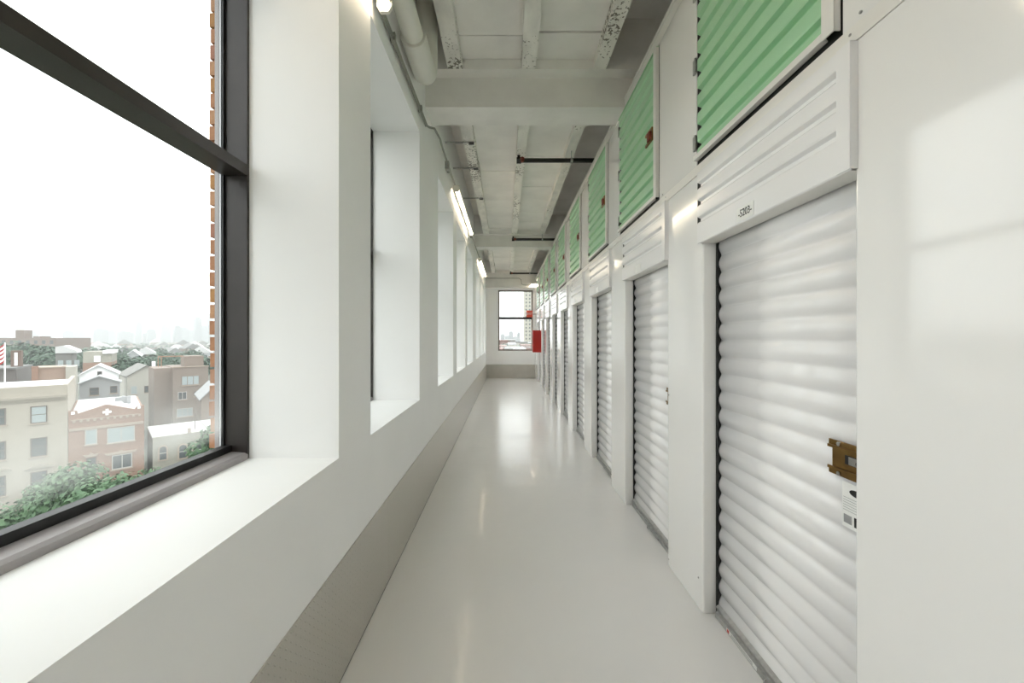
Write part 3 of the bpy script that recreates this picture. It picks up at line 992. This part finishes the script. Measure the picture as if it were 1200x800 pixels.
# taupe apartment block
FF = Front(215, 66, 43)
F_ = FF.thing('taupe_apartment_block', 'taupe brick apartment block with a roof terrace frame', 'building')
s0, s1 = FF.s(203), FF.s(244)
zt = FF.sz(222, 430)[1]
MB().box(s0, s1, 0, 9, 0, zt).build('wall', M_TAUPE, F_)
MB().box(s0 - 2.2, s0, 1.5, 9, 0, zt - .1).build('side_wing', M_TAUPE, F_)
MB().box(s0 - .1, s1 + .1, -.1, .2, zt, zt + .12).build('coping', M_LIME, F_)
sp_ = FF.s(219)
MB().box(sp_, sp_ + 2.6, 2, 6, zt, zt + 1.75).build('roof_house', M_TAUPE, F_)
m = MB()
for sx in (s0 - 1.6, s0 - 1.2):
    m.box(sx, sx + .1, 3, 3.1, zt, zt + 1.8)
m.box(s0 - 1.6, sp_, 3, 3.1, zt + 1.7, zt + 1.85)
m.build('terrace_frame', mat('orange_timber', (206, 160, 132), .8), F_)
town_window(F_, FF, 212.5, 440, 233.5, 451, M_WPALE, M_TAUPE, False, 2)
town_window(F_, FF, 208.5, 459, 219, 468, M_WGL, M_WFW, False, 1)
town_window(F_, FF, 227, 458, 236, 464, M_WGL, M_TAUPE, False)
town_window(F_, FF, 207, 478, 226, 488, M_WPALE, M_WFW, False, 2)
gable_house('pale roofed narrow house beside the taupe apartment block', 236, 262, 252, 452, 466, 58, 48, M_TAUPE, M_SIDEG, [], depth=8)
# pink parapet house behind the beige one
FP = Front(60, 56, 45)
Pk = FP.thing('pink_brick_house', 'pale pink brick house with white corner behind the beige apartment house', 'building')
s0, s1 = FP.s(41), FP.s(77)
zt = FP.sz(60, 431)[1]
MB().box(s0, s1, 0, 4.4, 0, zt).build('wall', M_PINK, Pk)
MB().box(s1, s1 + 1.0, -.3, 4.4, 0, zt + .1).build('corner_strip', M_SIDEB, Pk)
MB().box(s0 - .1, s1, -.1, 4.4, zt, zt + .15).build('coping', M_LIME, Pk)
MB().box(s0 - .3, s0 + .3, -.2, .4, 0, zt + .3).build('chimney', M_BRK, Pk)
FG = Front(8, 56, 50)
Gd = FG.thing('grey_house', 'dark grey flat house behind the flag', 'building')
s0, s1 = FG.s(-40), FG.s(19)
zt = FG.sz(8, 433)[1]
MB().box(s0, s1, 0, 9, 0, zt).build('wall', mat('dark_grey_siding', (138, 132, 128), .8), Gd)
MB().box(s0, s1, -.2, 9, zt, zt + .25).build('roof', M_ROOFG, Gd)
MB().box(s1 - 1.1, s1 - .1, 3, 4, zt, zt + 2.6).build('chimney', M_DARKB, Gd)
MB().box(s1 - .75, s1 - .45, 2.95, 3, zt + .4, zt + 2.3).build('white_flue', M_SIDEW, Gd)
# flag on its pole over the beige house
fp = px_dir(5.7, 440)
fy = 41.0
fl_ = thing('flag_on_pole', 'striped red and white flag on a thin pole on the beige roof', 'flag', (fp[0] * fy, fy, zt * 0 + FR.sz(40, 452.5)[1] - .42 + GZ))
MB().cyl((0, 0, 0), (0, 0, 4.8), .05, 8).build('pole', M_SIDEW, fl_)
wv = lambda t: .10 * math.sin(t * 5)
for q in range(9):
    v, fs = [], []
    n = 8
    for i in range(n + 1):
        t = 1.9 * i / n
        for zz in (4.7 - q * .21, 4.7 - (q + 1) * .21):
            v.append((-.05 - t * .8, wv(t) - .05, zz - t * .55))
    for i in range(n):
        fs.append((2 * i, 2 * i + 2, 2 * i + 3, 2 * i + 1))
    st = MB().add(v, fs).build('stripe', mat('flag_red', (206, 70, 70), .8) if q % 2 == 0 else M_SIDEW, fl_)
    sd = st.modifiers.new('thickness', 'SOLIDIFY')
    sd.thickness = .02
# long dark block with rooftop tank
FL = Front(33, 190, 80)
L_ = FL.thing('long_brick_block', 'long dark brick block with a rooftop tank house', 'building')
s0, s1 = FL.s(-60), FL.s(65)
zt = FL.sz(33, 395.8)[1]
MB().box(s0, s1, 0, 20, 0, zt).build('wall', M_DARKB, L_)
sx = FL.s(8)
MB().box(sx, sx + 3.4, 4, 8, zt, zt + 3.9).build('tank_house', M_DARKB, L_)
sx = FL.s(34)
MB().box(sx, sx + 2.4, 2, 8, zt, zt + .8).build('roof_hatch', M_DARKB, L_)
for q in range(12):
    for r_ in range(3):
        sx = s1 - 2.2 - q * 3.2
        town = MB().box(sx, sx + 1.3, -.08, .02, zt - 2.9 - r_ * 3.3, zt - 1.2 - r_ * 3.3).build('window', M_WGL, L_)
# a few recognisable mid-distance houses
gable_house('house with white gable boards behind the dark trees', 144, 166, 156, 410.5, 418, 140, 50, M_SIDEG, M_SIDEW, [(155, 416, 158, 419, M_WPALE)], depth=12)
FM = Front(115, 96, 50)
Mh = FM.thing('mansard_house', 'grey dormered flat house behind the white gabled house', 'building')
s0, s1 = FM.s(97), FM.s(131)
zt = FM.sz(115, 412)[1]
MB().box(s0, s1, 0, 12, 0, zt - 2.6).build('wall', M_BRK, Mh)
MB().prism([(0, zt - 2.6), (12, zt - 2.6), (11.4, zt), (.6, zt)], 'x', s0, s1).build('mansard_roof', M_STONE, Mh)
sx = (s0 + s1) / 2
MB().box(sx - .6, sx + .5, -.1, 1, zt - 2.4, zt - 1.0).build('dormer', M_SIDEW, Mh)
MB().box(s1 - 1.6, s1 + .2, -.1, 12, zt - .5, zt + .25).build('parapet', M_SIDEW, Mh)
FN = Front(76, 100, 48)
Nh = FN.thing('porch_house', 'grey house with white canopy roof beside the pink brick house', 'building')
s0, s1 = FN.s(65), FN.s(84)
zt = FN.sz(74, 409)[1]
MB().box(s0, s1, 0, 10, 0, zt - 1.0).build('wall', mat('mid_grey_siding', (150, 148, 144), .8), Nh)
MB().prism([(s0, zt - 1.0), (s1 + 1, zt - 1.0), (s1 + .8, zt - .4), ((s0 + s1) / 2, zt + .9), (s0, zt + .6)], 'y', -.4, 10).build('roof', M_ROOFW, Nh)
for q in range(3):
    MB().box(s0 + .4 + q * 1.4, s0 + 1.3 + q * 1.4, -.06, 0, zt - 4.4, zt - 2.8).build('window', M_WPALE, Nh)
# ground
gr = MB().box(-3400, 1500, -400, 3500, GZ - 1, GZ).build('ground', mat('town_ground', (124, 134, 118), .9, vary=.35, vary_scale=.05, rgb2=(150, 148, 142)))
tag(gr, 'ground of the town outside the windows', 'ground', kind='structure')

FARTREES = [(30, 401, 120, 5), (45, 404, 115, 5), (15, 399, 130, 6), (55, 407, 110, 4), (2, 402, 148, 5), (145, 418, 90, 3.6), (158, 416, 100, 4.5), (168, 416, 116, 4),
            (140, 412, 130, 4),  (188, 417, 110, 4), (205, 412, 140, 5), (176, 414, 125, 4.5), (215, 424, 84, 2.0), (240, 418, 96, 3), (95, 408, 170, 6), (110, 407, 190, 7),
            (125, 406, 200, 6), (148, 406, 220, 7), (185, 407, 210, 7), (230, 409, 150, 4), (222, 407, 190, 6), (197, 419, 97, 2.6), (85, 414, 130, 3), (610, 404, 110, 3), (617, 401, 160, 4), (593, 402, 140, 3.5)]
# rows of flat-roofed houses in the middle distance
HERO = [((px - VX) / FPX * Y, Y, r) for px, Y, r in ((115, 102, 15), (76, 105, 14), (155, 147, 16), (215, 72, 14), (170, 84, 12), (252, 64, 10))]
HERO += [((px - VX) / FPX * Y, Y, r + 1) for px, py, Y, r in FARTREES]
ROOFS = [M_ROOFW, M_ROOFG, M_ROOFG, M_SLATE, M_REDR]
COLOUR = {M_ROOFW: 'white', M_ROOFG: 'grey', M_SLATE: 'slate', M_REDR: 'red'}
WCOLOUR = {M_DARKB: 'dark brick', M_TAUPE: 'taupe brick', M_SIDEB: 'beige', M_STONE: 'grey stone', M_BRK: 'red-brown brick', M_SIDEG: 'grey', M_REDR: 'red', M_CREAM: 'cream'}
WALLS = [M_DARKB, M_TAUPE, M_SIDEB, M_STONE, M_BRK, M_SIDEG]
mid = []
def corners(x, y, w, d, rot):
    c, s_ = math.cos(rot), math.sin(rot)
    return [(x + c * a - s_ * b, y + s_ * a + c * b) for a, b in ((-w / 2 - .4, -.4), (w / 2 + .4, -.4), (w / 2 + .4, d + .4), (-w / 2 - .4, d + .4))]
def apart(A_, B_):
    for poly in (A_, B_):
        for i_ in range(len(poly)):
            ex_, ey_ = poly[i_][0] - poly[i_ - 1][0], poly[i_][1] - poly[i_ - 1][1]
            pa = [-ey_ * p[0] + ex_ * p[1] for p in A_]
            pb = [-ey_ * p[0] + ex_ * p[1] for p in B_]
            if max(pa) < min(pb) or max(pb) < min(pa):
                return True
    return False
def octagon(x, y, r):
    return [(x + r * math.cos(t * math.pi / 4), y + r * math.sin(t * math.pi / 4)) for t in range(8)]
rr = random.Random(21)
def row_house(x, y, w, d, h, wallm, roofm, label, group, rotz, pitched):
    t = thing('row_house', label, 'house', (x, y, GZ), rotz, group)
    MB().box(-w / 2, w / 2, 0, d, 0, h).build('wall', wallm, t)
    if pitched:
        MB().prism([(-w / 2 - .3, h), (w / 2 + .3, h), (0, h + w * .38)], 'y', -.3, d + .3).build('roof', roofm, t)
    else:
        MB().box(-w / 2 - .15, w / 2 + .15, -.15, d + .15, h, h + .35).build('roof', roofm, t)
    for q in (-.28, .12):
        for r_ in (0, 1):
            MB().box(w * q, w * (q + .18), -.06, .02, h - 2.6 - 3 * r_, h - 1.1 - 3 * r_).build('window', M_WGL, t)
count = 0
while count < 150:
    Y = 105 * (6.5 ** rr.random())
    a = rr.uniform(-1.34, -.66)
    x = a * Y
    if Y < 215 and a < -1.08:
        continue
    pitched = rr.random() < .3
    wm_, rm_ = rr.choice(WALLS), rr.choice(ROOFS)
    w_, d_, h_, rz_ = rr.uniform(6.5, 10) * (1 + Y / 900), rr.uniform(10, 16), rr.uniform(7.5, 10.5), rr.uniform(.55, 1.0)
    foot = corners(x, Y, w_, d_, rz_)
    if not all(apart(foot, f_) for f_ in mid) or not all(apart(foot, octagon(p[0], p[1], p[2] * 1.2)) for p in HERO):
        continue
    mid.append(foot)
    desc = '%s %s house with a %s roof in the hazy town' % ('pitched' if pitched else 'flat-topped', WCOLOUR[wm_], COLOUR[rm_])
    row_house(x, Y, w_, d_, h_, wm_, rm_, desc, desc + 's', rz_, pitched)
    count += 1

# skyline towers
SKY = [(3, 391, 12), (20, 387, 8), (38, 387, 10), (52, 384, 8), (60, 385, 6), (80, 387, 12), (93, 379.5, 13), (100, 388, 16), (118, 384.5, 17), (131, 386, 8),
       (141, 385, 12), (148, 388, 18), (163, 376.5, 7), (158, 390, 14), (178, 385, 10), (176, 389, 16), (195, 379.5, 12), (209, 381, 9), (216, 383, 12), (226, 386.5, 22),
       (233, 371, 8), (240, 381, 8), (247, 367, 5), (251, 379, 8), (112, 391, 30), (202, 391, 30)]
for i, (px, py, w) in enumerate(SKY):
    Y = (850, 930, 770)[i % 3] if i < 24 else 1040 + 60 * (i - 24)      # the two broad low blocks stand behind the others
    a, c = px_dir(px, py)
    h = EYE + c * Y - GZ
    W = w / FPX * Y
    t = thing('skyline_tower', 'pale tower block standing in the haze of the skyline', 'building', (a * Y, Y, GZ), .8, 'hazy skyline towers')
    MB().box(-W * .36, W * .36, 0, 30, 0, h * .93).build('shaft', M_FAR, t)
    MB().box(-W * .22, W * .22, 4, 24, h * .93, h).build('crown', M_FAR, t)

# buildings seen through the far end window
FT = Front(614.5, 330, 90)
T_ = FT.thing('cream_tower', 'tall cream tower with rows of small windows beyond the far window', 'building')
MB().box(0, 22, 0, 18, 0, 78).build('wall', M_CREAM, T_)
wm = MB().box(0, 1.25, -.15, .05, 0, 1.5).mesh('window', mat('tower_window', (120, 122, 124), .3))
for c_ in range(7):
    for r_ in range(24):
        link('window', wm, T_, (.9 + c_ * 2.85, 0, 4 + r_ * 3.0))
ENDH = [(590, 398.5, 10, 150, M_REDR), (598, 397.5, 12, 190, M_DARKB), (604, 400, 9, 120, M_SIDEB), (588, 405, 9, 80, M_BRK), (600, 402, 8, 95, M_CREAM),
        (613, 400.5, 10, 142, M_STONE), (618, 404, 12, 90, M_REDR), (608, 408, 14, 62, M_SIDEB), (596, 408.5, 6, 47, M_STONE), (585, 409, 5, 56, M_BRK), (622, 401, 14, 170, M_BRK)]
for i, (px, py, w, Y, wm_) in enumerate(ENDH):
    a, c = px_dir(px, py)
    h = EYE + c * Y - GZ
    W = w / FPX * Y
    rm_ = [M_REDR, M_ROOFW, M_ROOFG][i % 3]
    t = thing('town_house', 'low %s house with a %s roof beyond the far window' % (WCOLOUR[wm_], COLOUR[rm_]), 'house', (a * Y, Y, GZ), 0, 'low houses beyond the far window')
    MB().box(-W / 2, W / 2, 0, 12, 0, h - .4).build('wall', wm_, t)
    MB().box(-W / 2 - .2, W / 2 + .2, -.2, 12.2, h - .4, h).build('roof', rm_, t)
    for q in (-.3, .1):
        MB().box(W * q, W * (q + .16), -.08, .02, h - 3, h - 1.4).build('window', M_WGL, t)
for i, (px, py, w) in enumerate(((589, 391, 6), (599, 388, 7), (608, 389, 5), (595, 393, 10), (605, 394, 12))):
    Y = (980, 1030, 1080, 1140, 1190)[i]
    a, c = px_dir(px, py)
    h = EYE + c * Y - GZ
    W = w / FPX * Y
    t = thing('skyline_tower', 'faint tower block in the haze beyond the far window', 'building', (a * Y, Y, GZ), 0, 'faint towers beyond the far window')
    MB().box(-W * .36, W * .36, 0, 25, 0, h * .93).build('shaft', M_FAR, t)
    MB().box(-W * .2, W * .2, 4, 20, h * .93, h).build('crown', M_FAR, t)

# trees
def leaf_material(name, c1, c2):
    m = mat(name, c1, .7, vary=.5, vary_scale=1.2, rgb2=c2)
    return m
M_LEAF = [leaf_material('leaves_mid', (112, 150, 104), (72, 112, 74)), leaf_material('leaves_dark', (92, 122, 96), (62, 92, 70))]
M_BARK = mat('bark', (96, 84, 72), .9)
def tree(x, y, top, r, label, group, leaves, size, matx, seed):
    q = random.Random(seed)
    t = thing('tree', label, 'tree', (x, y, GZ), 0, group)
    H = top - GZ
    MB().cyl((0, 0, 0), (0, 0, H - r * .7), .22, 7, .1).build('trunk', M_BARK, t)
    lobes = [(q.uniform(-.55, .55) * r, q.uniform(-.55, .55) * r, H - r * q.uniform(.45, 1.35), r * q.uniform(.4, .62)) for _ in range(9)]
    lobes.append((0, 0, H - r * .6, r * .6))
    v, fs = [], []
    for i in range(leaves):
        cx, cy, cz_, lr = q.choice(lobes)
        while True:
            d = Vector((q.uniform(-1, 1), q.uniform(-1, 1), q.uniform(-1, 1)))
            if .05 < d.length < 1:
                break
        d = d.normalized() * lr * (.6 + .4 * q.random() ** .5)
        p = Vector((cx, cy, cz_)) + d
        nrm = (d.normalized() + Vector((q.uniform(-.7, .7), q.uniform(-.7, .7), q.uniform(-.2, 1)))).normalized()
        a = nrm.orthogonal().normalized()
        a = Matrix.Rotation(q.uniform(0, 6.28), 3, nrm) @ a
        b = nrm.cross(a)
        s = size * q.uniform(.6, 1.3)
        o = len(v)
        v += [p + a * s, p + b * s * .6, p - a * s, p - b * s * .6]
        fs.append((o, o + 1, o + 2, o + 3))
    me = bpy.data.meshes.new('foliage')
    me.from_pydata([tuple(p) for p in v], [], fs)
    me.materials.append(matx)
    f = link('foliage', me, t)
    f['kind'] = 'stuff'
NEAR = [(145, 561, 34.1, 2.48), (139, 556, 27.3, 2.49), (69, 552, 39.1, 2.25), (200, 546, 32.6, 2.46), (56, 566, 34.1, 2.27), (229, 540, 38.4, 2.28), (16, 586, 29.8, 2.46), (6, 669, 13, 2.35), (197, 712, 13, 2.29), (135, 568, 23.3, 2.37), (183, 547, 40, 2.22), (236, 587, 27.7, 2.1), (24, 661, 22.6, 2.1), (256, 626, 24.5, 2.12), (256, 719, 17.6, 2.1), (250, 497, 31.7, 1.51), (125, 683, 18.4, 2.47), (0, 649, 18.8, 2.06), (82, 546, 28.6, 2.09)]      # trunks spaced so that neighbouring crowns only just meet
for i, (px, py, Y, r) in enumerate(NEAR):
    a, c = px_dir(px, py)
    if px == 250:
        lab, g = 'slender street tree beside the grey stone house', None
    elif Y >= 27 and px < 75:
        lab, g = 'green street tree in front of the beige apartment house', 'street trees by the beige house'
    elif Y >= 27:
        lab, g = 'green street tree in front of the brick and stone houses', 'street trees along the house fronts'
    else:
        lab, g = 'green leafy tree directly below the corridor windows', 'trees below the windows'
    tree(a * Y, Y, EYE + c * Y, r, lab, g, 2600, .17, M_LEAF[0], 100 + i)
for i, (px, py, Y, r) in enumerate(FARTREES):
    a, c = px_dir(px, py)
    g = 'dark trees among the roofs' if px < 400 else 'small trees beyond the far window'
    lab = 'dark green tree rising among the roofs of the town' if px < 400 else 'small tree among the houses beyond the far window'
    tree(a * Y, Y, EYE + c * Y, r, lab, g, 900, .45 * r / 3.5, M_LEAF[1], 300 + i)
rr = random.Random(5)
spots = []
while len(spots) < 75:
    Y = 150 * (5 ** rr.random())
    x = rr.uniform(-1.32, -.68) * Y
    r = rr.uniform(3.0, 4.6) * (1 + Y / 900)
    if x < -190 and Y < 230 and x / Y < -1.05:
        continue
    if any((x - p[0]) ** 2 + (Y - p[1]) ** 2 < (1.2 * (r + p[2])) ** 2 for p in HERO + spots):
        continue
    if not all(apart(octagon(x, Y, r * 1.22), f_) for f_ in mid):
        continue
    spots.append((x, Y, r))
for i, (x, Y, r) in enumerate(spots):
    tree(x, Y, rr.uniform(-7.5, -4.0), r, 'dark green tree rising among the roofs of the town', 'dark trees among the roofs', 160, 1.1, M_LEAF[1], 500 + i)

# ------------------------------------------------------------------ haze over the town
hm = bpy.data.materials.new('town_haze')
hm.use_nodes = True
ht = hm.node_tree
ht.nodes.clear()
ho = ht.nodes.new('ShaderNodeOutputMaterial')
hv = ht.nodes.new('ShaderNodeVolumeScatter')
hv.inputs['Density'].default_value = HAZE_DENSITY
hv.inputs['Color'].default_value = (0.34, 0.35, 0.348, 1)
ht.links.new(hv.outputs[0], ho.inputs['Volume'])
hz = MB().box(-3300, -8, -300, 3400, GZ + .05, 60).build('haze', hm)
tag(hz, 'pale summer haze lying over the town', 'haze', kind='stuff')
hm2 = hm.copy()
hm2.node_tree.nodes['Volume Scatter'].inputs['Density'].default_value = HAZE_DENSITY * .6
hz2 = MB().box(-7.9, 1200, 40, 3400, GZ + .05, 60).build('haze', hm2)
tag(hz2, 'pale haze over the town beyond the far window', 'haze', kind='stuff')
